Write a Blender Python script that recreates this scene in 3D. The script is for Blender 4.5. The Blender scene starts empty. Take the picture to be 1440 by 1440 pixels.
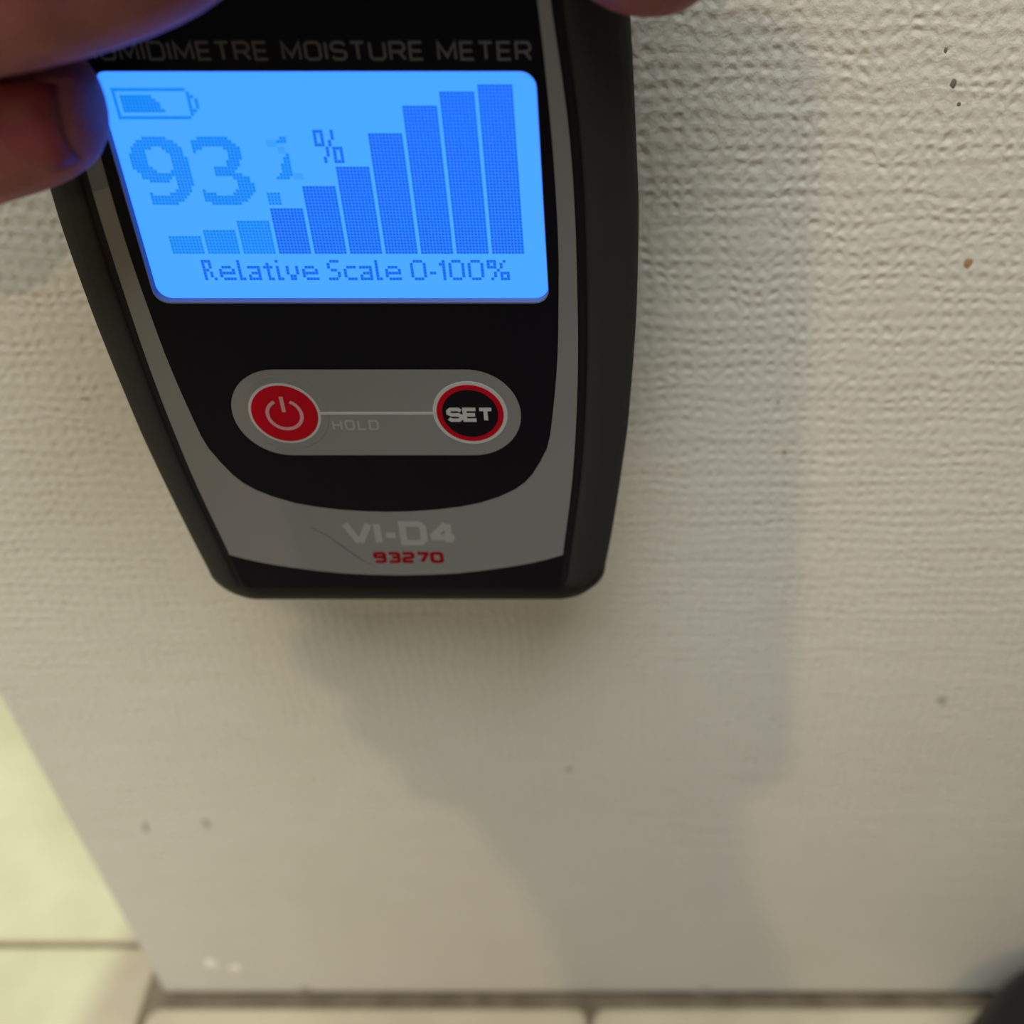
import bpy, bmesh, math, random
from mathutils import Vector, Matrix, noise
from mathutils.geometry import tessellate_polygon
random.seed(4)
SC = bpy.context.scene
COL = SC.collection
MM = 0.001

# ------------------------------------------------------------------ camera
PW = math.radians(40.949)                       # camera pitch below the horizontal
CAMPOS = Vector((0.0, -0.16606, 0.33436))       # wall face is y=0, floor is z=0
FWD = Vector((0, math.cos(PW), -math.sin(PW)))
UPV = Vector((0, math.sin(PW), math.cos(PW)))
cam = bpy.data.cameras.new('camera')
cam.sensor_width = 36.0
cam.sensor_fit = 'HORIZONTAL'
cam.lens = 36.0 * 1640.0 / 1440.0
cam.shift_x = -(909.0 - 720.0) / 1440.0         # the photograph is a crop: optical axis right of centre
cam.clip_start = 0.001
cam.clip_end = 50
cam.dof.use_dof = True
cam.dof.focus_distance = 0.158
cam.dof.aperture_fstop = 14.5
cob = bpy.data.objects.new('camera', cam)
COL.objects.link(cob)
cob.location = CAMPOS
cob.rotation_euler = (math.pi / 2 - PW, 0, 0)
SC.camera = cob

# ------------------------------------------------------------------ light, exposure
SC.view_settings.view_transform = 'Standard'
SC.view_settings.look = 'None'
SC.view_settings.gamma = 1.0
SC.view_settings.use_curve_mapping = False
SC.view_settings.exposure = 0.0
world = bpy.data.worlds.new('room_air')
SC.world = world
world.use_nodes = True
wbg = world.node_tree.nodes['Background']
wbg.inputs['Color'].default_value = (1.0, 0.93, 0.82, 1)
wbg.inputs['Strength'].default_value = 0.13


def point_light(name, loc, power, color, radius):
    l = bpy.data.lights.new(name, 'POINT')
    l.energy = power
    l.color = color
    l.shadow_soft_size = radius
    o = bpy.data.objects.new(name, l)
    COL.objects.link(o)
    o.location = loc
    return o


def area_light(name, loc, target, size, power, color):
    l = bpy.data.lights.new(name, 'AREA')
    l.shape = 'DISK'
    l.size = size
    l.energy = power
    l.color = color
    o = bpy.data.objects.new(name, l)
    COL.objects.link(o)
    o.location = loc
    o.rotation_euler = (Vector(target) - Vector(loc)).to_track_quat('-Z', 'Y').to_euler()
    return o


# bulb of a lamp behind the photographer: throws the phone's shade on the wall
point_light('lamp_bulb', CAMPOS + Vector((-0.13, -1.6, 0.70)), 18.0, (1.0, 0.68, 0.36), 0.018)
# ceiling lamp of this room: broad light from above
area_light('ceiling_lamp', (-0.05, -0.9, 2.3), (0.0, 0.0, 0.2), 1.5, 62.0, (0.97, 1.0, 0.98))
# lamp in the room beyond the wall's end
point_light('next_room_lamp', (0.08, 1.30, 1.30), 86.0, (0.66, 1.0, 0.66), 0.06)


# ------------------------------------------------------------------ materials
def mat(name, color, rough=0.6, spec=0.5, emit=None, estr=1.0, metallic=0.0, coat=0.0, sss=0.0):
    m = bpy.data.materials.new(name)
    m.use_nodes = True
    b = m.node_tree.nodes['Principled BSDF']
    b.inputs['Base Color'].default_value = (*color, 1)
    b.inputs['Roughness'].default_value = rough
    b.inputs['Specular IOR Level'].default_value = spec
    b.inputs['Metallic'].default_value = metallic
    b.inputs['Coat Weight'].default_value = coat
    if emit:
        b.inputs['Emission Color'].default_value = (*emit, 1)
        b.inputs['Emission Strength'].default_value = estr
    if sss:
        b.inputs['Subsurface Weight'].default_value = sss
        b.inputs['Subsurface Radius'].default_value = (1.0, 0.35, 0.2)
        b.inputs['Subsurface Scale'].default_value = 0.003
    return m


class NT:
    def __init__(self, m):
        self.t = m.node_tree
        self.b = self.t.nodes['Principled BSDF']

    def n(self, typ, **kw):
        x = self.t.nodes.new(typ)
        for k, v in kw.items():
            if k.startswith('i_'):
                x.inputs[k[2:].replace('_', ' ')].default_value = v
            else:
                setattr(x, k, v)
        return x

    def l(self, a, b):
        self.t.links.new(a, b)

    def math(self, op, a, b=None, c=None):
        x = self.n('ShaderNodeMath', operation=op)
        for i, v in enumerate((a, b, c)):
            if v is None:
                continue
            if isinstance(v, (int, float)):
                x.inputs[i].default_value = v
            else:
                self.l(v, x.inputs[i])
        return x.outputs[0]


def mottle(m, scale, c1, c2, bump=0.0, bscale=None, detail=4):
    """two-tone noise colour and fine bump in object space"""
    k = NT(m)
    tc = k.n('ShaderNodeTexCoord')
    nz = k.n('ShaderNodeTexNoise', i_Scale=scale, i_Detail=detail)
    k.l(tc.outputs['Object'], nz.inputs['Vector'])
    cr = k.n('ShaderNodeValToRGB')
    cr.color_ramp.elements[0].position = 0.35
    cr.color_ramp.elements[1].position = 0.65
    cr.color_ramp.elements[0].color = (*c1, 1)
    cr.color_ramp.elements[1].color = (*c2, 1)
    k.l(nz.outputs['Fac'], cr.inputs['Fac'])
    k.l(cr.outputs['Color'], k.b.inputs['Base Color'])
    if bump:
        n2 = k.n('ShaderNodeTexNoise', i_Scale=bscale or scale * 4, i_Detail=3.0)
        k.l(tc.outputs['Object'], n2.inputs['Vector'])
        bp = k.n('ShaderNodeBump', i_Strength=bump, i_Distance=0.0005)
        k.l(n2.outputs['Fac'], bp.inputs['Height'])
        k.l(bp.outputs['Normal'], k.b.inputs['Normal'])
    return m


def wallpaper():
    """painted woven glass-fibre wallpaper: irregular over-and-under threads"""
    m = mat('woven_wallpaper_paint', (0.69, 0.655, 0.60), 0.55, 0.35)
    k = NT(m)
    tc = k.n('ShaderNodeTexCoord')
    # wobble of the threads
    wn = k.n('ShaderNodeTexNoise', i_Scale=120.0, i_Detail=3.0)
    k.l(tc.outputs['Object'], wn.inputs['Vector'])
    wv = k.n('ShaderNodeVectorMath', operation='SUBTRACT')
    k.l(wn.outputs['Color'], wv.inputs[0])
    wv.inputs[1].default_value = (0.5, 0.5, 0.5)
    ws = k.n('ShaderNodeVectorMath', operation='SCALE')
    k.l(wv.outputs[0], ws.inputs[0])
    ws.inputs['Scale'].default_value = 0.0044
    wa = k.n('ShaderNodeVectorMath', operation='ADD')
    k.l(tc.outputs['Object'], wa.inputs[0])
    k.l(ws.outputs[0], wa.inputs[1])
    sp = k.n('ShaderNodeSeparateXYZ')
    k.l(wa.outputs[0], sp.inputs[0])
    P = 0.00235
    x = k.math('MULTIPLY', sp.outputs['X'], 2 * math.pi / P)
    z = k.math('MULTIPLY', sp.outputs['Z'], 2 * math.pi / (P * 1.02))
    hx = k.math('COSINE', x)
    hz = k.math('COSINE', z)
    hz2 = k.math('COSINE', k.math('MULTIPLY', z, 0.5))
    hx2 = k.math('COSINE', k.math('MULTIPLY', x, 0.5))
    # pits between the threads + ribs of the weft rows + alternation
    pits = k.math('MULTIPLY', k.math('ADD', hx, 1.0), k.math('ADD', hz, 1.0))
    weave = k.math('MULTIPLY', hx2, hz2)
    # thickness of single rows varies
    rown = k.n('ShaderNodeTexNoise', i_Scale=1.0, i_Detail=2.0)
    mp = k.n('ShaderNodeMapping')
    mp.inputs['Scale'].default_value = (25, 25, 330)
    k.l(wa.outputs[0], mp.inputs['Vector'])
    k.l(mp.outputs[0], rown.inputs['Vector'])
    amp = k.n('ShaderNodeTexNoise', i_Scale=150.0, i_Detail=2.0)
    k.l(tc.outputs['Object'], amp.inputs['Vector'])
    ampr = k.n('ShaderNodeMapRange')
    ampr.inputs['From Min'].default_value = 0.32
    ampr.inputs['From Max'].default_value = 0.7
    ampr.inputs['To Min'].default_value = 0.3
    ampr.inputs['To Max'].default_value = 1.1
    k.l(amp.outputs['Fac'], ampr.inputs['Value'])
    fine = k.n('ShaderNodeTexNoise', i_Scale=620.0, i_Detail=4.0, i_Roughness=0.62)
    k.l(tc.outputs['Object'], fine.inputs['Vector'])
    h = k.math('MULTIPLY', k.math('ADD', k.math('MULTIPLY', pits, -0.25), k.math('MULTIPLY', weave, 0.07)), ampr.outputs[0])
    h = k.math('ADD', h, k.math('MULTIPLY', rown.outputs['Fac'], 1.0))
    h = k.math('ADD', h, k.math('MULTIPLY', fine.outputs['Fac'], 1.1))
    bp = k.n('ShaderNodeBump', i_Strength=1.0, i_Distance=0.00025)
    k.l(h, bp.inputs['Height'])
    k.l(bp.outputs['Normal'], k.b.inputs['Normal'])
    # faint uneven tint of old paint
    st = k.n('ShaderNodeTexNoise', i_Scale=14.0, i_Detail=5.0, i_Roughness=0.6)
    k.l(tc.outputs['Object'], st.inputs['Vector'])
    cr = k.n('ShaderNodeValToRGB')
    cr.color_ramp.elements[0].position = 0.3
    cr.color_ramp.elements[1].position = 0.7
    cr.color_ramp.elements[0].color = (0.635, 0.615, 0.55, 1)
    cr.color_ramp.elements[1].color = (0.69, 0.675, 0.615, 1)
    k.l(st.outputs['Fac'], cr.inputs['Fac'])
    k.l(cr.outputs['Color'], k.b.inputs['Base Color'])
    return m


M = {}
M['wall'] = wallpaper()
M['plaster'] = mottle(mat('dusty_plaster', (0.2, 0.17, 0.12), 0.9), 60, (0.17, 0.14, 0.10), (0.28, 0.24, 0.17))
M['tile'] = mottle(mat('cream_floor_tile', (0.6, 0.55, 0.42), 0.35, 0.4), 22, (0.50, 0.42, 0.29), (0.60, 0.53, 0.38), 0.25, 120, 6)
M['grout'] = mottle(mat('dirty_grout', (0.12, 0.09, 0.06), 0.95), 90, (0.15, 0.115, 0.075), (0.24, 0.19, 0.13), 0.6, 400)
M['black'] = mat('black_moulded_plastic', (0.006, 0.006, 0.008), 0.5, 0.1)
M['face'] = mat('black_face_film', (0.0018, 0.0018, 0.005), 0.4, 0.07)
M['rubber'] = mottle(mat('charcoal_rubber', (0.03, 0.03, 0.03), 0.75, 0.15), 500, (0.022, 0.022, 0.022), (0.031, 0.030, 0.029), 0.35, 2500)
M['grey'] = mottle(mat('silver_grey_print', (0.16, 0.16, 0.155), 0.5, 0.12), 350, (0.150, 0.150, 0.145), (0.172, 0.172, 0.166), 0.15, 4000)
M['pale'] = mat('pale_grey_print', (0.37, 0.37, 0.355), 0.5, 0.1)
M['faint'] = mat('faint_grey_print', (0.25, 0.25, 0.24), 0.5, 0.1)
M['title'] = mat('dim_grey_print', (0.075, 0.075, 0.075), 0.5, 0.1)
M['red'] = mat('red_print', (0.36, 0.001, 0.009), 0.5, 0.05)
M['darkred'] = mat('dark_red_print', (0.2, 0.003, 0.006), 0.5, 0.05)
M['pink'] = mat('pale_icon_print', (0.45, 0.22, 0.24), 0.5, 0.1)
M['scratch'] = mat('dark_scuff', (0.07, 0.07, 0.07), 0.8)


def lcd_back():
    m = mat('backlit_lcd', (0.02, 0.03, 0.04), 0.5, 0.2, (0.056, 0.385, 1.0), 1.0)
    k = NT(m)
    tc = k.n('ShaderNodeTexCoord')
    nz = k.n('ShaderNodeTexNoise', i_Scale=60.0, i_Detail=2.0)
    k.l(tc.outputs['Object'], nz.inputs['Vector'])
    mr = k.n('ShaderNodeValToRGB')
    mr.color_ramp.elements[0].position = 0.3
    mr.color_ramp.elements[1].position = 0.72
    mr.color_ramp.elements[0].color = (0.050, 0.365, 2.4, 1)
    mr.color_ramp.elements[1].color = (0.068, 0.415, 2.5, 1)
    k.l(nz.outputs['Fac'], mr.inputs['Fac'])
    k.l(mr.outputs['Color'], k.b.inputs['Emission Color'])
    return m


M['lcd'] = lcd_back()
M['dot'] = mat('lcd_dot', (0.01, 0.01, 0.02), 0.5, 0.2, (0.0, 0.13, 0.80), 1.0)
M['dot2'] = mat('lcd_dot_pale', (0.01, 0.01, 0.02), 0.5, 0.2, (0.0, 0.235, 0.80), 1.0)
M['ghost'] = mat('lcd_dot_ghost', (0.01, 0.02, 0.02), 0.5, 0.2, (0.037, 0.345, 0.95), 1.0)
M['rim'] = mat('clear_window_edge', (0.16, 0.18, 0.2), 0.5, 0.2)
M['skin'] = mottle(mat('skin', (0.21, 0.068, 0.068), 0.55, 0.25, sss=0.2), 160, (0.18, 0.055, 0.056), (0.23, 0.075, 0.072), 0.3, 1300)
M['nail'] = mat('fingernail', (0.17, 0.035, 0.045), 0.45, 0.2)
M['shoe'] = mat('black_leather', (0.008, 0.008, 0.009), 0.4, 0.4)
M['sole'] = mat('black_rubber_sole', (0.012, 0.012, 0.012), 0.8, 0.3)
M['drip'] = mat('white_paint_drip', (0.85, 0.82, 0.75), 0.5)
M['speck'] = mat('dark_dirt_speck', (0.16, 0.14, 0.12), 0.9)
M['smudge'] = mat('grey_smudge', (0.42, 0.39, 0.35), 0.9)
M['rust'] = mat('brown_speck', (0.34, 0.22, 0.10), 0.9)
M['cloth'] = mottle(mat('dark_trouser_cloth', (0.02, 0.02, 0.025), 0.9, 0.2), 300, (0.016, 0.016, 0.02), (0.026, 0.026, 0.032), 0.4, 1500)
M['phone'] = mat('dark_phone_glass', (0.02, 0.02, 0.022), 0.3)


# ------------------------------------------------------------------ object helpers
def mesh_obj(name, verts, faces, m, parent=None, mw=None, smooth=False):
    me = bpy.data.meshes.new(name)
    me.from_pydata([tuple(v) for v in verts], [], faces)
    bm = bmesh.new()
    bm.from_mesh(me)
    bmesh.ops.recalc_face_normals(bm, faces=bm.faces)
    bm.to_mesh(me)
    bm.free()
    me.materials.append(m)
    if smooth:
        for p in me.polygons:
            p.use_smooth = True
    o = bpy.data.objects.new(name, me)
    COL.objects.link(o)
    if parent:
        o.parent = parent
    if mw:
        o.matrix_world = mw
    return o


def tag(o, label, cat, group=None, kind=None):
    if label:
        o['label'] = label
    if cat:
        o['category'] = cat
    if group:
        o['group'] = group
    if kind:
        o['kind'] = kind
    return o


class MB:
    def __init__(self):
        self.v = []
        self.f = []

    def add(self, vs, fs):
        b = len(self.v)
        self.v += [tuple(v) for v in vs]
        self.f += [tuple(i + b for i in f) for f in fs]

    def box(self, x0, x1, y0, y1, z0, z1):
        self.add([(x0, y0, z0), (x1, y0, z0), (x1, y1, z0), (x0, y1, z0), (x0, y0, z1), (x1, y0, z1), (x1, y1, z1), (x0, y1, z1)],
                 [(0, 3, 2, 1), (4, 5, 6, 7), (0, 1, 5, 4), (1, 2, 6, 5), (2, 3, 7, 6), (3, 0, 4, 7)])

    def slab(self, outer, holes, z0, z1):
        """flat plate with holes, real thickness"""
        loops = [[Vector((x, y, 0)) for x, y in outer]] + [[Vector((x, y, 0)) for x, y in h] for h in holes]
        tris = tessellate_polygon(loops)
        flat = [p for l in loops for p in l]
        n = len(flat)
        vs = [(p.x, p.y, z1) for p in flat] + [(p.x, p.y, z0) for p in flat]
        fs = [tuple(t) for t in tris] + [tuple(i + n for i in reversed(t)) for t in tris]
        b = 0
        for l in loops:
            k = len(l)
            for i in range(k):
                j = (i + 1) % k
                fs.append((b + i, b + j, n + b + j, n + b + i))
            b += k
        self.add(vs, fs)

    def build(self, name, m, parent=None, smooth=False):
        return mesh_obj(name, self.v, self.f, m, parent, None, smooth)


# ------------------------------------------------------------------ wall
XE = -0.1417
# wallpaper folded round the free end of the wall
wall_m = MB()
wall_m.box(XE, 1.6, 0.0, 0.12, 0.0032, 2.4)
wall = wall_m.build('wall_back', M['wall'])
bv = wall.modifiers.new('bevel', 'BEVEL')
bv.width = 0.0012
bv.segments = 2
tag(wall, 'off-white wall covered in painted woven wallpaper behind the meter', None, None, 'structure')
core = MB()
core.box(XE + 0.0015, 1.6, 0.0025, 0.1175, -0.004, 0.0034)
core.build('plaster_foot', M['plaster'], wall)


def blob(name, x, z, rx, rz, h, m, seed, parent):
    """small irregular raised mark on the wall"""
    n = 9
    vs = [(x, -h, z)]
    for r, hh in ((0.55, h * 0.8), (1.0, 0.0)):
        for i in range(n):
            a = 2 * math.pi * i / n
            k = r * (1 + 0.35 * noise.noise(Vector((math.cos(a) * 1.3 + seed, math.sin(a) * 1.3, seed * 2.1))))
            vs.append((x + rx * k * math.cos(a), -hh + 0.00002, z + rz * k * math.sin(a)))
    fs = [(0, 1 + i, 1 + (i + 1) % n) for i in range(n)]
    fs += [(1 + i, 1 + n + i, 1 + n + (i + 1) % n, 1 + (i + 1) % n) for i in range(n)]
    return mesh_obj(name, vs, fs, m, parent, None, True)


def wz(zrel):
    return (334.36 + zrel) * MM


for i, (x, z, rx, rz, h, mm, nm) in enumerate([
        (-123.6, -314.6, 2.2, 3.0, .5, 'drip', 'paint_drip'), (-117.4, -316.7, 1.5, 2.2, .5, 'drip', 'paint_drip'),
        (43.9, -63.0, .55, .8, .12, 'speck', 'dirt_speck'), (45.2, -66.0, .35, .4, .1, 'speck', 'dirt_speck'), (42.0, -58.3, .3, .5, .1, 'speck', 'dirt_speck'),
        (24.9, -129.8, .55, .5, .15, 'rust', 'dirt_speck'), (23.0, -118.8, .35, .35, .1, 'speck', 'dirt_speck'),
        (51.2, -91.7, .8, 1.1, .08, 'rust', 'dirt_speck'), (-108.0, -245.3, 1.3, 2.0, .1, 'smudge', 'dirt_speck'), (-123.4, -247.0, .8, 2.4, .1, 'smudge', 'dirt_speck'),
        (-99.6, -328.6, 2.2, 1.6, .2, 'smudge', 'dirt_speck'), (16.9, -330.0, 2.4, 2.0, .2, 'smudge', 'dirt_speck'), (-18.1, -223.6, .9, 1.4, .08, 'smudge', 'dirt_speck'),
        (64.9, -198.8, 1.6, 1.6, .08, 'smudge', 'dirt_speck'), (-97.6, -118.0, 1.1, .25, .08, 'rust', 'dirt_speck')]):
    blob(nm, x * MM, wz(z), rx * MM, rz * MM, h * MM, M[mm], i + 0.37, wall)

# ------------------------------------------------------------------ floor
fl = MB()
fl.box(-1.6, 1.6, -1.6, 1.6, -0.03, -0.0022)
floor = fl.build('floor', M['grout'])
tag(floor, 'tiled floor of cream tiles with dark recessed joints below the wall', None, None, 'structure')


def tile(x0, x1, y0, y1):
    """one tile, top edges rounded, corners rounded"""
    rings = []
    r = 0.004

    def outline(ins, rad, z):
        pts = []
        for cx, cy, a0 in ((x1, y1, 0), (x0, y1, 90), (x0, y0, 180), (x1, y0, 270)):
            sx = -1 if cx == x1 else 1
            sy = -1 if cy == y1 else 1
            for q in range(4):
                a = math.radians(a0 + 30 * q)
                pts.append((cx + sx * (ins + rad) + rad * math.cos(a), cy + sy * (ins + rad) + rad * math.sin(a), z))
        return pts
    vs = outline(0, r, -0.006) + outline(0, r, -0.0013) + outline(0.0004, r, -0.0004) + outline(0.0014, r, 0.0)
    n = 16
    fs = []
    for k in range(3):
        for i in range(n):
            j = (i + 1) % n
            fs.append((k * n + i, k * n + j, (k + 1) * n + j, (k + 1) * n + i))
    fs.append(tuple(range(3 * n, 4 * n)))
    return mesh_obj('tile', vs, fs, M['tile'], floor)


G = 0.0016
# tiles under the photographer, in front of the wall
for i in range(-0, 6):
    for j in range(5):
        x0 = -0.1472 + 0.1307 * i
        y1 = -0.0026 - 0.132 * j
        tile(x0 + G * .5, x0 + 0.1307 - G * .5, y1 - 0.132 + G, y1)
# tiles that run past the free end of the wall into the next room
for i in range(4):
    for j in range(-5, 6):
        x1 = -0.1484 - 0.1317 * i
        y0 = 0.0174 + 0.132 * j
        tile(x1 - 0.1317 + G, x1, y0 + G * .6, y0 + 0.132 - G * .6)
for i in range(3):
    for j in range(4):
        x0 = -0.1472 + 0.1307 * i
        y0 = 0.1494 + 0.132 * j
        tile(x0 + G * .5, x0 + 0.1307 - G * .5, y0 + G * .6, y0 + 0.132 - G * .6)

# ------------------------------------------------------------------ moisture meter
TILT = math.radians(2.6946)
DN = Vector((0, -math.sin(TILT), -math.cos(TILT)))
NN = Vector((0, -math.cos(TILT), math.sin(TILT)))
ORG = CAMPOS + Vector((-38.372, 135.883, -64.647)) * MM       # under the middle of the display
ORG = ORG + Vector((-0.65 * MM, 0, 0))
DEV = Matrix(((1, 0, 0, ORG.x), (0, -DN.y, NN.y, ORG.y), (0, -DN.z, NN.z, ORG.z), (0, 0, 0, 1))) @ Matrix.Diagonal((MM, MM, MM, 1))


def devw(u, v, h):
    """meter coordinates in mm (right, down, out of the face) -> world"""
    return DEV @ Vector((u + 0.65, -v, h))


meter = bpy.data.objects.new('moisture_meter', None)
COL.objects.link(meter)
meter.matrix_world = DEV
meter.empty_display_size = 10
tag(meter, 'black and grey hand-held moisture meter with a lit blue screen, pressed to the wall', 'moisture meter')


def part(mb, name, m, parent=None, smooth=False):
    """parts are in meter coordinates (mm, x right, y up, z out of the face)"""
    return mb.build(name, M[m], parent or meter, smooth)


def interp(tab, v):
    """smooth (Catmull-Rom) table lookup"""
    if v <= tab[0][0]:
        return tab[0][1]
    for i in range(len(tab) - 1):
        if v <= tab[i + 1][0]:
            x0, y0 = tab[i]
            x1, y1 = tab[i + 1]
            m0 = (y1 - tab[i - 1][1]) / (x1 - tab[i - 1][0]) if i > 0 else (y1 - y0) / (x1 - x0)
            m1 = (tab[i + 2][1] - y0) / (tab[i + 2][0] - x0) if i + 2 < len(tab) else (y1 - y0) / (x1 - x0)
            h = x1 - x0
            t = (v - x0) / h
            return ((2 * t**3 - 3 * t**2 + 1) * y0 + (t**3 - 2 * t**2 + t) * h * m0 + (-2 * t**3 + 3 * t**2) * y1 + (t**3 - t**2) * h * m1)
    return tab[-1][1]


# half widths (mm) down the meter: grey band's outer edge, silhouette of the grips
W_PLATE = [(-72, 21.5), (-50, 25.3), (-36, 27.2), (-22, 28.25), (-13, 29.2), (-6, 29.75), (3.3, 30.0), (15, 29.9), (24, 29.65), (32, 29.2), (40, 28.55), (47, 27.8), (60, 25.95), (68, 24.9)]
W_OUT = [(-72, 28.5), (-50, 32.5), (-36, 34.9), (-20, 36.5), (-12, 37.0), (0, 37.45), (7, 37.65), (14, 37.55), (23, 37.2), (36, 36.25), (40, 35.9), (51, 34.5), (60, 33.2), (68, 31.85), (76, 30.4)]


def w_at(k, v):
    a = interp(W_PLATE, v) + 0.8
    return a + (interp(W_OUT, v) - a) * k


VT = -72.0


def outline(k, vb, r, vt=VT, rt=13.0, n=40, wf=None):
    """closed outline of the meter, k = 0 at the face's edge, 1 at the grips"""
    wf = wf or (lambda v: w_at(k, v))
    rows = []
    vs = [vt + (1 - math.cos(math.pi / 2 * i / 8)) * rt for i in range(8)]
    vs += [vt + rt + (vb - r - vt - rt) * i / n for i in range(n)]
    vs += [vb - r + r * math.sin(math.pi / 2 * i / 10) for i in range(11)]
    for v in vs:
        w = wf(v)
        if v > vb - r:
            w -= r - math.sqrt(max(0, r * r - (v - vb + r) ** 2))
        if v < vt + rt:
            w -= rt - math.sqrt(max(0, rt * rt - (vt + rt - v) ** 2))
        rows.append((w, -v))
    return [(w, y) for w, y in rows] + [(-w, y) for w, y in reversed(rows)]


# body shell, with rounded foot and back
mb = MB()
rings = [(-2.2, -0.30, 65.6, 3.0), (-0.35, -0.30, 65.9, 3.0), (-0.35, -0.02, 67.6, 3.4), (-0.5, 0.08, 68.7, 3.8), (-1.0, 0.28, 69.9, 4.4), (-1.8, 0.55, 70.8, 5.0), (-3.0, 0.80, 71.7, 5.4),
         (-4.5, 0.94, 72.4, 5.6), (-7.0, 0.96, 72.8, 5.6), (-12.0, 0.96, 72.8, 6.0), (-19.0, 0.86, 71.8, 7.0), (-23.0, 0.68, 69.8, 8.0), (-25.0, 0.40, 67.0, 8.0)]


def foot_wf(k):
    def wf(v):
        t = min(1.0, max(0.0, (v - 60.0) / 8.0))
        return w_at(k + (0.10 * t * t * (3 - 2 * t) if k > 0.2 else 0.0), v)
    return wf


n0 = None
for i, (z, k, vb, r) in enumerate(rings):
    o = outline(k, vb, r, VT - min(4, -z), 13 + min(2, -z), wf=foot_wf(k))
    n0 = len(o)
    mb.v += [(x, y, z) for x, y in o]
for i in range(len(rings) - 1):
    for a in range(n0):
        b = (a + 1) % n0
        mb.f.append((i * n0 + a, i * n0 + b, (i + 1) * n0 + b, (i + 1) * n0 + a))
mb.f.append(tuple(range(n0)))
mb.f.append(tuple(reversed(range((len(rings) - 1) * n0, len(rings) * n0))))
body = part(mb, 'body', 'black', None, True)
em = body.modifiers.new('edges', 'EDGE_SPLIT')
em.split_angle = math.radians(50)

# rubber grip down each side
GP = [(-1.3, 0.02), (-0.45, 0.02), (-0.12, 0.07), (-0.02, 0.14), (-0.25, 0.28), (-0.8, 0.46), (-1.7, 0.64), (-3.0, 0.83), (-4.4, 0.95), (-6.0, 1.0), (-12.0, 1.0), (-15.5, 0.98), (-16.6, 0.94), (-17.0, 0.85)]
for s in (-1, 1):
    mb = MB()
    nv = 60
    for i in range(nv + 1):
        v = -62 + (66.6 + 62) * i / nv
        for z, k in GP:
            kk = k + 0.045
            vv = v + (2.6 * max(0, k - .1) + 0.18 * min(-z, 4)) * max(0.0, (i - nv + 8) / 8.0)
            e = 0.0
            if i == nv:
                kk -= 0.10
                z -= 0.35
            mb.v.append((s * w_at(kk, vv), -vv, z))
    m_ = len(GP)
    for i in range(nv):
        for a in range(m_ - 1):
            mb.f.append((i * m_ + a, i * m_ + a + 1, (i + 1) * m_ + a + 1, (i + 1) * m_ + a))
    mb.f.append(tuple(range(m_)))
    mb.f.append(tuple(nv * m_ + a for a in range(m_)))
    part(mb, 'side_grip', 'rubber', None, True)


def rrect(x0, x1, y0, y1, r, n=6):
    pts = []
    rs = r if isinstance(r, (list, tuple)) else (r, r, r, r)
    for (cx, cy, a0), q in zip(((x1, y1, 0), (x0, y1, 90), (x0, y0, 180), (x1, y0, 270)), rs):
        sx = -1 if cx == x1 else 1
        sy = -1 if cy == y1 else 1
        for i in range(n + 1):
            a = math.radians(a0 + 90 * i / n)
            pts.append((cx + sx * q + q * math.cos(a), cy + sy * q + q * math.sin(a)))
    return pts


def circle(cx, cy, r, n=48):
    return [(cx + r * math.cos(2 * math.pi * i / n), cy + r * math.sin(2 * math.pi * i / n)) for i in range(n)]


# black face plate with the window cut through it
WIN = rrect(-26.15, 26.15, -15.95, 14.35, 1.9)
WIN2 = rrect(-26.05, 26.05, -15.80, 14.25, 1.85)
plate_out = outline(0, 66.6, 1.0, VT + 1.5, 12, wf=lambda v: interp(W_PLATE, v) + 0.06)
mb = MB()
mb.slab(plate_out, [WIN], -0.75, 0.0)
part(mb, 'face_plate', 'face')

# grey band printed round the face
gin_half = [(-60, 21), (-50, 23.6), (-36, 25.7), (-22, 26.75), (-16, 27.15), (-6, 27.6), (3.3, 27.75), (10, 27.65), (17, 27.3), (24.5, 26.8), (33.2, 25.75), (39.4, 24.6), (44.1, 22.2)]
inner = []
for i in range(46):
    v = -60 + (44.1 + 60) * i / 45
    inner.append((interp(gin_half, v), -v))
low = [(21.0, 45.6), (19.4, 46.95), (17.0, 48.3), (13.9, 49.5), (11.0, 50.2), (7.5, 50.75), (3.5, 51.1), (0, 51.2)]
inner += [(u, -v) for u, v in low]
inner += [(-x, y) for x, y in reversed(inner[:-1])]
outer = []
for i in range(50):
    v = -64 + (58.9 + 64) * i / 49
    outer.append((interp(W_PLATE, v), -v))
bot = [(26.02, 59.7), (23.8, 60.55), (21.2, 61.35), (17.5, 62.2), (13, 63.0), (9, 63.55), (4.5, 63.85), (0, 63.95)]
outer += [(u, -v) for u, v in bot]
outer += [(-x, y) for x, y in reversed(outer[:-1])]
mb = MB()
mb.slab(outer, [inner], -0.3, 0.035)
band = part(mb, 'grey_band', 'grey')
band['label'] = 'silver grey band printed round the black face'

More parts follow.
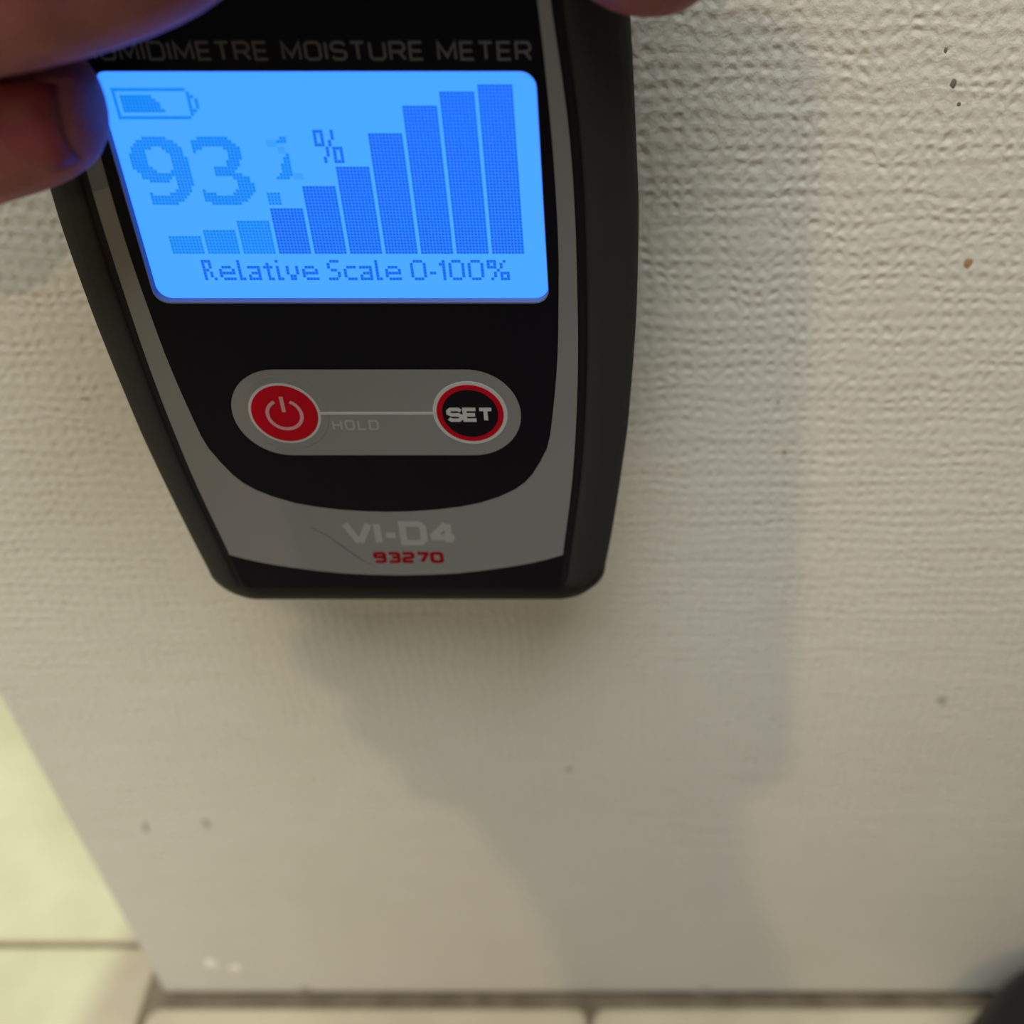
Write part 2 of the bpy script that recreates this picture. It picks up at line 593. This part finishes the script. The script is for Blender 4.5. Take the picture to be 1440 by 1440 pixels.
# scuff across the lower band
mb = MB()
random.seed(11)
pts = [(-12.9, 54.3), (-11.6, 55.2), (-10.3, 56.3), (-9.2, 57.5), (-8.1, 58.7), (-6.9, 60.0), (-5.7, 61.1), (-4.2, 62.1)]
wd = [.03, .09, .07, .13, .10, .14, .06, .02]
for i in range(len(pts) - 1):
    (a, b), (c, d) = pts[i], pts[i + 1]
    L = math.hypot(c - a, d - b)
    nx, ny = (d - b) / L, -(c - a) / L
    w0, w1 = wd[i], wd[i + 1]
    vs = []
    for z in (0.03, 0.042):
        vs += [(a + .65 + nx * w0, -(b + ny * w0), z), (a + .65 - nx * w0, -(b - ny * w0), z), (c + .65 - nx * w1, -(d - ny * w1), z), (c + .65 + nx * w1, -(d + ny * w1), z)]
    mb.add(vs, [(4, 5, 6, 7), (0, 3, 2, 1), (0, 1, 5, 4), (1, 2, 6, 5), (2, 3, 7, 6), (3, 0, 4, 7)])
part(mb, 'scuff_mark', 'scratch', band)

# display
mb = MB()
mb.slab(WIN, [WIN2], -1.24, -0.01)
part(mb, 'window_rim', 'rim')
mb = MB()
mb.slab(rrect(-27.5, 27.5, -17, 15.8, 1.0), [], -2.0, -1.25)
screen = part(mb, 'screen', 'lcd')
screen['label'] = 'backlit blue display'

PITCH = 0.416


LCD_S = 1.009        # the dots lie 1.25 mm below the face


def dot_quads(mb, cells, z=-1.245, fill=0.84):
    h = PITCH * LCD_S * fill / 2
    for c, r in cells:
        x = 22.42 + 0.65 - (109 - c) * PITCH
        y = -(8.62 - r * PITCH)
        x = 39.02 + (x - 39.02) * LCD_S
        y = 58.19 + (y - 58.19) * LCD_S
        mb.add([(x - h, y - h, z), (x + h, y - h, z), (x + h, y + h, z), (x - h, y + h, z)], [(0, 1, 2, 3)])


def lcd_part(name, cells, m='dot', fill=0.84):
    mb = MB()
    dot_quads(mb, cells, fill=fill)
    o = part(mb, name, m, screen)
    return o


for k, hgt in enumerate([6, 8, 11, 15, 22, 28, 38, 46, 50, 52]):
    lcd_part('graph_bar', [(11 * k + 1 + c, r) for c in range(10) for r in range(hgt)], 'dot2' if k < 3 else 'dot', 0.90)


def spans(base_c, top_r, rows):
    cells = []
    for i, row in enumerate(rows):
        for a, b in row:
            cells += [(base_c + c, top_r - i) for c in range(a, b + 1)]
    return cells


NINE = [[(5, 11)], [(3, 13)], [(2, 14)], [(1, 6), (10, 15)], [(1, 4), (11, 15)], [(0, 4), (12, 15)], [(0, 4), (12, 16)], [(0, 4), (12, 16)], [(0, 4), (12, 16)],
        [(0, 5), (12, 16)], [(1, 6), (11, 16)], [(2, 16)], [(2, 10), (12, 16)], [(4, 9), (12, 16)], [(12, 16)], [(12, 15)], [(11, 15)], [(3, 3), (9, 14)], [(3, 13)], [(3, 12)], [(3, 10)]]
THREE = [[(2, 10)], [(0, 11)], [(0, 12)], [(0, 2), (9, 13)], [(0, 0), (10, 13)], [(10, 13)], [(10, 13)], [(9, 12)], [(9, 12)], [(5, 11)], [(5, 10)], [(5, 12)], [(10, 14)],
         [(11, 14)], [(11, 15)], [(11, 15)], [(0, 0), (10, 15)], [(0, 3), (9, 14)], [(0, 13)], [(0, 12)], [(2, 10)]]
lcd_part('digit', spans(-4, 36, NINE), 'dot2', 0.92)
lcd_part('digit', spans(15, 36, THREE), 'dot2', 0.92)
lcd_part('digit', [(41, 36), (42, 36), (40, 35), (41, 35), (42, 35), (42, 31), (41, 30), (42, 30), (41, 29), (42, 29), (40, 28), (41, 28), (42, 28), (40, 27), (41, 27), (42, 27), (40, 26), (41, 26), (42, 26),
                   (39, 25), (40, 25), (41, 25), (42, 25), (38, 24), (39, 24), (40, 24), (41, 24)], 'dot2', 0.9)
lcd_part('ghost_dots', [(c, r) for c in (37, 38, 39) for r in (34, 35)] + [(c, r) for c in (40, 41) for r in (32, 33)] + [(c, r) for c in (43, 44, 45) for r in (24, 25)], 'ghost', 0.98)
lcd_part('decimal_point', [(c, r) for c in range(34, 38) for r in range(16, 20)], 'dot2', 0.86)
pc = [(51, r) for r in range(34, 39)] + [(53, r) for r in range(34, 39)] + [(52, 38), (52, 34)]
pc += [(56, r) for r in range(29, 34)] + [(58, r) for r in range(29, 34)] + [(57, 33), (57, 29)]
pc += [(56, 38), (56, 37), (56, 36), (55, 35), (55, 34), (54, 33), (54, 32), (54, 31), (53, 30), (53, 29)]
lcd_part('percent_sign', pc, 'dot', 0.92)
bt = [[(0, 20)], [(0, 0), (21, 21)], [(0, 0), (2, 10), (21, 22)], [(0, 0), (2, 11), (21, 21), (23, 23)], [(0, 0), (2, 12), (21, 21), (23, 23)], [(0, 0), (2, 12), (21, 21), (23, 23)],
      [(0, 0), (2, 13), (21, 22)], [(0, 0), (21, 21)], [(0, 20)]]
lcd_part('battery_symbol', spans(-4, 50, bt), 'dot2', 0.95)
FONT57 = {
    'R': ["###.", "#.#.", "#.#.", "##..", "#.#.", "#.#.", "#..#"],
    'e': [".....", ".....", ".###.", "#...#", "#####", "#....", ".####"],
    'l': ["#.", "#.", "#.", "#.", "#.", "#.", "##"],
    'a': ["....", "....", "####", "...#", ".###", "#..#", "####"],
    't': ["...", ".#.", "###", ".#.", ".#.", ".#.", ".##"],
    'i': ["#.", "..", "#.", "#.", "#.", "#.", "##"],
    'v': ["....", "....", "#..#", "#..#", "#..#", ".##.", ".##."],
    'S': [".###", "#...", "#...", ".##.", "...#", "...#", "###."],
    'c': ["....", "....", ".###", "#...", "#...", "#...", ".###"],
    '0': [".###.", "#...#", "#...#", "#...#", "#...#", "#...#", ".###."],
    '-': ["..", "..", "..", "..", "##", "..", ".."],
    '1': [".#", "##", ".#", ".#", ".#", ".#", ".#"],
    '%': ["###..#.", "#.#.#..", "###.#..", "...#...", "..#.###", "..#.#.#", ".#..###"]}
cells = []
cc = 9
for ch in "Relative Scale 0-100%":
    if ch == ' ':
        cc += 2
        continue
    g = FONT57[ch]
    for r, row in enumerate(g):
        cells += [(cc + c, -3 - r) for c, q in enumerate(row) if q == '#']
    cc += len(g[0]) + 1
lcd_part('caption_text', cells, 'dot', 0.94)

# ------------------------------------------------------------------ printed lettering (own stroke letters)
C_ = 0.16
GL = {
    'H': (.84, [[(0, 0), (0, 1)], [(.84, 0), (.84, 1)], [(0, .5), (.84, .5)]]),
    'U': (.84, [[(0, 1), (0, C_), (C_, 0), (.84 - C_, 0), (.84, C_), (.84, 1)]]),
    'M': (1.0, [[(0, 0), (0, 1), (.5, .16), (1.0, 1), (1.0, 0)]]),
    'I': (0, [[(0, 0), (0, 1)]]),
    'D': (.86, [[(0, 0), (0, 1), (.86 - C_, 1), (.86, 1 - C_), (.86, C_), (.86 - C_, 0), 'c']]),
    'E': (.72, [[(.72, 1), (0, 1), (0, 0), (.72, 0)], [(0, .5), (.66, .5)]]),
    'T': (.78, [[(0, 1), (.78, 1)], [(.39, 1), (.39, 0)]]),
    'R': (.82, [[(0, 0), (0, 1), (.82 - C_, 1), (.82, 1 - C_), (.82, .5 + .1), (.82 - C_, .46), (0, .46)], [(.48, .46), (.84, 0)]]),
    'O': (.86, [[(C_, 0), (0, C_), (0, 1 - C_), (C_, 1), (.86 - C_, 1), (.86, 1 - C_), (.86, C_), (.86 - C_, 0), 'c']]),
    'S': (.8, [[(.8, .84), (.8 - C_, 1), (C_, 1), (0, 1 - C_), (0, .62), (C_, .51), (.8 - C_, .49), (.8, .38), (.8, C_), (.8 - C_, 0), (C_, 0), (0, .16)]]),
    'L': (.7, [[(0, 1), (0, 0), (.7, 0)]]),
    'V': (.98, [[(0, 1), (.47, 0)], [(.98, 1), (.51, 0)]]),
    '-': (.4, [[(0, .4), (.4, .4)]]),
    '4': (.95, [[(.70, 0), (.70, 1)], [(.64, 1), (.02, .30)], [(-.04, .27), (.95, .27)]]),
    '9': (.8, [[(.8, .55), (.1, .55), (0, .62), (0, .9), (.1, 1), (.7, 1), (.8, .9), (.8, .1), (.7, 0), (.1, 0), (0, .1)]]),
    '3': (.8, [[(0, .9), (.1, 1), (.7, 1), (.8, .9), (.8, .6), (.7, .51), (.25, .51)], [(.7, .51), (.8, .42), (.8, .1), (.7, 0), (.1, 0), (0, .1)]]),
    '2': (.8, [[(0, .88), (.1, 1), (.7, 1), (.8, .9), (.8, .6), (.7, .5), (.1, .44), (0, .32), (0, 0), (.8, 0)]]),
    '7': (.8, [[(0, 1), (.8, 1), (.8, .9), (.34, 0)]]),
    '0': (.84, [[(.12, 0), (0, .12), (0, .88), (.12, 1), (.72, 1), (.84, .88), (.84, .12), (.72, 0), 'c']]),
}


def stroke(mb, pts, w, z0, z1):
    closed = pts and pts[-1] == 'c'
    P = [Vector((p[0], p[1])) for p in pts if p != 'c']
    n = len(P)
    L, Rr = [], []
    for i in range(n):
        a = P[i - 1] if (i > 0 or closed) else None
        b = P[(i + 1) % n] if (i < n - 1 or closed) else None
        d1 = (P[i] - a).normalized() if a is not None else None
        d2 = (b - P[i]).normalized() if b is not None else None
        if d1 is None:
            nrm = Vector((-d2.y, d2.x))
            k = 1
        elif d2 is None:
            nrm = Vector((-d1.y, d1.x))
            k = 1
        else:
            nrm = (Vector((-d1.y, d1.x)) + Vector((-d2.y, d2.x)))
            nrm = nrm.normalized() if nrm.length > 1e-6 else Vector((-d1.y, d1.x))
            k = 1 / max(0.45, nrm.dot(Vector((-d1.y, d1.x))))
        L.append(P[i] + nrm * w / 2 * k)
        Rr.append(P[i] - nrm * w / 2 * k)
    vs = []
    for i in range(n):
        vs += [(L[i].x, L[i].y, z1), (Rr[i].x, Rr[i].y, z1), (L[i].x, L[i].y, z0), (Rr[i].x, Rr[i].y, z0)]
    fs = []
    for i in range(n if closed else n - 1):
        a, b = 4 * i, 4 * ((i + 1) % n)
        fs += [(a, a + 1, b + 1, b), (a, b, b + 2, a + 2), (a + 1, a + 3, b + 3, b + 1), (a + 2, b + 2, b + 3, a + 3)]
    if not closed:
        e = 4 * (n - 1)
        fs += [(0, 2, 3, 1), (e, e + 1, e + 3, e + 2)]
    mb.add(vs, fs)


def lettering(name, text, x0, x1, ytop, ybot, wt, m, parent, z0=0.02, z1=0.05, gap=0.34, wtx=1.0, slant=0.0, sp=0.6):
    """text between x0..x1 (mm); wt = stroke weight as a share of cap height"""
    H = ytop - ybot
    w = wt * H
    tot = 0.0
    lay = []
    for ch in text:
        if ch == ' ':
            tot += sp
            continue
        gw, st = GL[ch]
        lay.append((tot, gw, st))
        tot += gw + gap
    tot -= gap
    sx = (x1 - x0 - w) / tot
    sy = H - w
    mb = MB()
    for i, (off, gw, st) in enumerate(lay):
        for q, line in enumerate(st):
            pts = []
            for p in line:
                if p == 'c':
                    pts.append('c')
                else:
                    pts.append((x0 + w / 2 + (off + p[0]) * sx + slant * p[1] * H, ybot + w / 2 + p[1] * sy))
            stroke(mb, pts, w, z0, z1 + 0.0004 * i + 0.003 * q)
    return part(mb, name, m, parent)


lettering('title_text', 'HUMIDIMETRE MOISTURE METER', -26.6, 25.75, 17.72, 15.50, 0.15, 'title', None, 0.0, 0.02, 0.35)
lettering('model_text', 'VI-D4', -7.6, 10.0, -53.0, -57.75, 0.225, 'faint', band, 0.03, 0.05, 0.33)
lettering('number_text', '93270', -3.65, 7.35, -59.1, -61.4, 0.27, 'darkred', band, 0.03, 0.05, 0.44)

# button panel
mb = MB()
mb.slab(rrect(-19.75, 21.2, -40.6, -26.15, 7.2, 14), [], -0.1, 0.08)
panel = part(mb, 'button_panel', 'grey')
mb = MB()
mb.box(-7.6, 9.1, -33.5, -33.05, 0.06, 0.14)
part(mb, 'hold_line', 'pale', panel)
lettering('hold_text', 'HOLD', -5.9, 0.75, -34.45, -36.2, 0.17, 'faint', panel, 0.07, 0.10, 0.5)


def disc(mb, cx, cy, r, z0, z1, rb=0.12, n=56):
    """low button cap with a rounded edge"""
    vs, fs = [], []
    rr = [(r, z0), (r, z1 - rb * .6), (r - rb * .4, z1 - rb * .15), (r - rb, z1)]
    for q, z in rr:
        vs += [(cx + q * math.cos(2 * math.pi * i / n), cy + q * math.sin(2 * math.pi * i / n), z) for i in range(n)]
    for k in range(3):
        for i in range(n):
            j = (i + 1) % n
            fs.append((k * n + i, k * n + j, (k + 1) * n + j, (k + 1) * n + i))
    fs.append(tuple(range(3 * n, 4 * n)))
    mb.add(vs, fs)


PX, PY = -12.97 + 0.65, -33.35
mb = MB()
disc(mb, PX, PY, 6.35, 0.0, 0.13, 0.25)
part(mb, 'button_dome', 'grey', panel)
mb = MB()
disc(mb, PX, PY, 5.12, 0.05, 0.16)
pb = part(mb, 'power_button', 'pale')
pb['label'] = 'round red power button with pale outline'
mb = MB()
disc(mb, PX, PY, 4.70, 0.1, 0.24, 0.1)
part(mb, 'button_cap', 'red', pb)
mb = MB()
arc = [(PX + 2.42 * math.sin(a), PY - 0.1 + 2.42 * math.cos(a)) for a in [math.radians(27 + (333 - 27) * i / 30) for i in range(31)]]
stroke(mb, arc, 0.5, 0.2, 0.26)
stroke(mb, [(PX, PY + 0.35), (PX, PY + 2.9)], 0.55, 0.2, 0.262)
part(mb, 'power_symbol', 'pink', pb)
SX, SY = 13.37 + 0.65, -33.3
mb = MB()
disc(mb, SX, SY, 5.32, 0.05, 0.16)
sb = part(mb, 'set_button', 'pale')
sb['label'] = 'round black button with red ring marked SET'
mb = MB()
disc(mb, SX, SY, 4.76, 0.1, 0.22, 0.1)
part(mb, 'button_ring', 'red', sb)
mb = MB()
disc(mb, SX, SY, 4.0, 0.15, 0.26, 0.1)
part(mb, 'button_cap', 'face', sb)
lettering('set_text', 'SET', SX - 3.35, SX + 3.35, SY + 1.05, SY - 1.35, 0.24, 'pale', sb, 0.2, 0.29, 0.24)

# sensor feet behind the top end, touching the wall
mb = MB()
for s in (-1, 1):
    for zz, in ((0,),):
        vs, fs = [], []
        n = 12
        cx, cy = s * 12.0, 66.0
        depth = (ORG.y + DN.y * (-66) * MM)      # plane distance at that height
        dz = -(abs(depth) / MM) / math.cos(TILT) + 0.35
        for q, z in ((2.6, -20), (2.6, dz + 1.2), (1.6, dz + .1)):
            vs += [(cx + q * math.cos(2 * math.pi * i / n), cy + q * math.sin(2 * math.pi * i / n), z) for i in range(n)]
        for k in range(2):
            for i in range(n):
                j = (i + 1) % n
                fs.append((k * n + i, k * n + j, (k + 1) * n + j, (k + 1) * n + i))
        fs.append(tuple(range(2 * n, 3 * n)))
        mb.add(vs, fs)
part(mb, 'sensor_foot', 'rubber')


# ------------------------------------------------------------------ hand holding the meter
def skin_tree(name, nodes, edges, m, root=0, sub=2):
    """nodes: (world point, radius in m); grown with a Skin modifier, then made plain mesh"""
    me = bpy.data.meshes.new(name)
    me.from_pydata([tuple(p) for p, r in nodes], edges, [])
    o = bpy.data.objects.new(name, me)
    COL.objects.link(o)
    o.modifiers.new('skin', 'SKIN')
    sv = me.skin_vertices[0].data
    for i, (p, r) in enumerate(nodes):
        rr = r if isinstance(r, (tuple, list)) else (r, r)
        sv[i].radius = rr
        sv[i].use_root = (i == root)
    s = o.modifiers.new('sub', 'SUBSURF')
    s.levels = sub
    s.render_levels = sub
    bpy.context.view_layer.update()
    dg = bpy.context.evaluated_depsgraph_get()
    full = bpy.data.meshes.new_from_object(o.evaluated_get(dg))
    o.modifiers.clear()
    o.data = full
    full.materials.clear()
    full.materials.append(m)
    for p in full.polygons:
        p.use_smooth = True
    return o


def hand_from(chains, palm, name):
    """palm: list of (point, r); chains: list of (palm index, [(point, r)...])"""
    nodes = list(palm)
    edges = [(i, i + 1) for i in range(len(palm) - 1)]
    for at, ch in chains:
        prev = at
        for p, r in ch:
            nodes.append((p, r))
            edges.append((prev, len(nodes) - 1))
            prev = len(nodes) - 1
    return skin_tree(name, nodes, edges, M['skin'])


d = devw
palm = [(d(20, -190, 60), .026), (d(14, -150, 52), .023), (d(8, -118, 46), .030), (d(2, -96, 40), .026)]
chains = [
    # index finger: hooks over the left edge, lower fingertip in the frame
    (3, [(d(-26, -78, 40), .0105), (d(-60, -32, 48), .0105), (d(-70, -3, 40), .0105), (d(-54, -9.6, 19), .0100), (d(-35, -12.8, 12), .0096), (d(-27.0, -13.6, 10.6), .0086), (d(-23.4, -13.6, 10.2), .0064), (d(-21.8, -13.6, 10.1), .0034)]),
    # middle finger: above and in front of it, tip over the face
    (3, [(d(-30, -92, 46), .0108), (d(-66, -56, 38), .0100), (d(-70, -34, 30), .0100), (d(-48, -28, 22), .0104), (d(-28, -29, 18.5), .0106), (d(-12, -32, 16.5), .0098), (d(-4, -34, 15.5), .0076), (d(-0.5, -35, 15), .0045)]),
    # ring finger and little finger: higher, out of the picture
    (2, [(d(-26, -112, 46), .0105), (d(-62, -92, 38), .0092), (d(-64, -66, 24), .0088), (d(-46, -56, 14), .0080), (d(-34, -54, 10), .0060)]),
    (2, [(d(-22, -128, 46), .0095), (d(-54, -114, 36), .0080), (d(-58, -92, 20), .0076), (d(-46, -82, 8), .0068), (d(-36, -80, 3), .0050)]),
    # thumb: down the right edge
    (2, [(d(32, -98, 34), .0125), (d(43, -70, 18), .0105), (d(41, -48, 7), .0098), (d(39.0, -33, 3.0), .0106), (d(37.6, -27.0, 2.0), .0098), (d(36.8, -23.2, 1.5), .0070), (d(36.6, -22.0, 1.4), .004)]),
]
hand = hand_from(chains, palm, 'hand')
tag(hand, "person's hand gripping the meter's top, fingertips over its left edge, thumb at its right", 'hand')


def nail(center, along, normal, wid, length):
    a = along.normalized()
    nn = (normal - a * normal.dot(a)).normalized()
    s = nn.cross(a)
    vs, fs = [], []
    nu, nv = 7, 6
    for i in range(nu):
        u = -1 + 2 * i / (nu - 1)
        for j in range(nv):
            v = -1 + 2 * j / (nv - 1)
            k = math.sqrt(max(0.0, 1 - 0.35 * max(0, abs(v)) ** 3))
            p = center + s * (u * wid * k) + a * (v * length) - nn * (0.45 * wid * u * u + 0.0017 * max(0, v) ** 2) + nn * 0.0004
            vs.append(p)
    for i in range(nu - 1):
        for j in range(nv - 1):
            fs.append((i * nv + j, i * nv + j + 1, (i + 1) * nv + j + 1, (i + 1) * nv + j))
    o = mesh_obj('fingernail', vs, fs, M['nail'], hand, None, True)
    sm = o.modifiers.new('solid', 'SOLIDIFY')
    sm.thickness = 0.0005
    return o


nail(d(-29.0, -13.6, 10.8 + 8.1), Vector((1, 0, 0)), NN, 0.0052, 0.0056)
nail(d(-9.0, -32.8, 16.2 + 7.6), Vector((1, 0, 0)) + UPV * 0.2, NN, 0.0054, 0.0058)


# ------------------------------------------------------------------ shoe at the right, toe against the wall foot
shoe = bpy.data.objects.new('shoe', None)
COL.objects.link(shoe)
shoe.location = (0.1250, -0.0575, 0.0)
shoe.rotation_euler = (0, 0, math.radians(6))
tag(shoe, 'rounded toe of a black leather shoe on the tiles at the lower right corner', 'shoe')


def shoe_ring(t):
    """half width of the sole at t = 0 toe .. 1 heel"""
    return 0.0 + interp([(0, 0.012), (0.02, 0.028), (0.08, 0.040), (0.2, 0.047), (0.35, 0.049), (0.55, 0.041), (0.75, 0.036), (0.92, 0.034), (0.98, 0.022), (1.0, 0.006)], t)


def shoe_loft(name, zs, shrink, m):
    nL = 26
    vs, fs = [], []
    loop = [i / nL for i in range(nL + 1)]
    loop = [0.5 - 0.5 * math.cos(math.pi * t) for t in loop]
    L = 0.285
    m_ = None
    for z, sh in zip(zs, shrink):
        pts = []
        for t in loop:
            pts.append((shoe_ring(t) * sh(t)[0], 0.055 - L * t - (0.0), z * sh(t)[1] if z > 0.012 else z))
        ring = pts + [(-x, y, zz) for x, y, zz in reversed(pts[1:-1])]
        m_ = len(ring)
        vs += ring
    for k in range(len(zs) - 1):
        for i in range(m_):
            j = (i + 1) % m_
            fs.append((k * m_ + i, k * m_ + j, (k + 1) * m_ + j, (k + 1) * m_ + i))
    fs.append(tuple(range(m_)))
    fs.append(tuple((len(zs) - 1) * m_ + i for i in range(m_)))
    return mesh_obj(name, vs, fs, m, shoe, None, True)


shoe_loft('sole', [0.0, 0.002, 0.010, 0.012], [lambda t: (.97, 1), lambda t: (1.0, 1), lambda t: (1.0, 1), lambda t: (.98, 1)], M['sole'])
hgt = lambda t: interp([(0, .78), (.1, .82), (.25, .85), (.4, 1.15), (.55, 1.7), (.8, 1.9), (1, 1.9)], t)
shoe_loft('upper', [0.0121, 0.022, 0.034, 0.042, 0.047, 0.050], [lambda t: (.95, 1), lambda t: (.96, hgt(t)), lambda t: (.88, hgt(t)), lambda t: (.72, hgt(t)), lambda t: (.48, hgt(t)), lambda t: (.15, hgt(t))], M['shoe'])

# ------------------------------------------------------------------ the photographer's phone, right behind the lens
phone = bpy.data.objects.new('phone', None)
COL.objects.link(phone)
phone.matrix_world = Matrix.Translation(CAMPOS) @ Matrix(((1, 0, 0, 0), (0, UPV.y, -FWD.y, 0), (0, UPV.z, -FWD.z, 0), (0, 0, 0, 1)))
tag(phone, 'dark glass phone the picture is taken with, held in front of the wall', 'phone')
mb = MB()
mb.slab(rrect(-0.062, 0.010, -0.134, 0.014, 0.010), [], 0.003, 0.0108)
mb.build('phone_body', M['phone'], phone)
mb = MB()
disc(mb, 0, 0, 0.0065, 0.0035, 0.0015, -0.0006)
mb.build('lens_ring', M['phone'], phone)


def ph(x, y, z):
    """phone coordinates in mm (right, up the phone, towards the photographer) -> world"""
    return phone.matrix_world @ Vector((x * MM, y * MM, z * MM))


palm2 = [(ph(-17, -268, 100), .034), (ph(-19, -215, 74), .028), (ph(-26, -176, 58), .024), (ph(-28, -145, 49), .027), (ph(-30, -112, 45), .029)]
chains2 = [
    # fingers round the left edge of the phone
    (4, [(ph(-58, -84, 34), .0100), (ph(-79, -78, 18), .0092), (ph(-75, -76, 0), .0085), (ph(-60, -75, -7), .0080), (ph(-48, -75, -8), .0055)]),
    (4, [(ph(-60, -100, 34), .0100), (ph(-75, -97, 18), .0092), (ph(-72, -96, 0), .0085), (ph(-58, -95, -7), .0080), (ph(-46, -95, -8), .0055)]),
    (3, [(ph(-58, -117, 34), .0095), (ph(-69, -115, 18), .0088), (ph(-67, -114, 0), .0080), (ph(-56, -113, -7), .0075), (ph(-46, -113, -8), .0052)]),
    (3, [(ph(-52, -134, 32), .0088), (ph(-62, -130, 17), .0080), (ph(-61, -129, 1), .0072), (ph(-53, -129, -6), .0066), (ph(-45, -129, -7.5), .0048)]),
    (4, [(ph(-14, -92, 42), .0130), (ph(-6, -70, 36), .0110), (ph(-10, -50, 24), .0100), (ph(-14, -36, 20.5), .0085), (ph(-16, -30, 20), .0060)]),
]
hand2 = hand_from(chains2, palm2, 'hand')
tag(hand2, "photographer's other hand and forearm holding the dark phone", 'hand')

# trouser leg above the shoe, out of view, added to shade the wall's lower right
lm = []
lpath = [((.139, -.190, .0965), .050), ((.139, -.190, .105), .058), ((.150, -.172, .20), .060), ((.165, -.150, .34), .066), ((.180, -.135, .45), .072), ((.188, -.150, .53), .078), ((.195, -.220, .575), .084),
         ((.20, -.34, .59), .090), ((.205, -.50, .60), .098), ((.21, -.56, .60), .06)]
for q, ((px_, py_, pz_), r) in enumerate(lpath):
    p0 = Vector(lpath[max(0, q - 1)][0])
    p1 = Vector(lpath[min(len(lpath) - 1, q + 1)][0])
    t_ = (p1 - p0).normalized()
    sx_ = Vector((1, 0, 0))
    sy_ = t_.cross(sx_).normalized()
    sx_ = sy_.cross(t_).normalized()
    for i in range(24):
        a = 2 * math.pi * i / 24
        k = 1 + .035 * math.sin(5 * a + q * 1.7)
        lm.append(Vector((px_, py_, pz_)) + sx_ * (r * k * math.cos(a)) + sy_ * (r * k * math.sin(a)))
nq = len(lpath)
lf = [(k * 24 + i, k * 24 + (i + 1) % 24, (k + 1) * 24 + (i + 1) % 24, (k + 1) * 24 + i) for k in range(nq - 1) for i in range(24)]
lf += [tuple(range(24)), tuple(range((nq - 1) * 24, nq * 24))]
leg = mesh_obj('unseen_trouser_leg', lm, lf, M['cloth'], None, None, True)
tag(leg, 'unseen dark trouser leg bent at the knee over the black shoe, added to shade the wall', 'trousers')
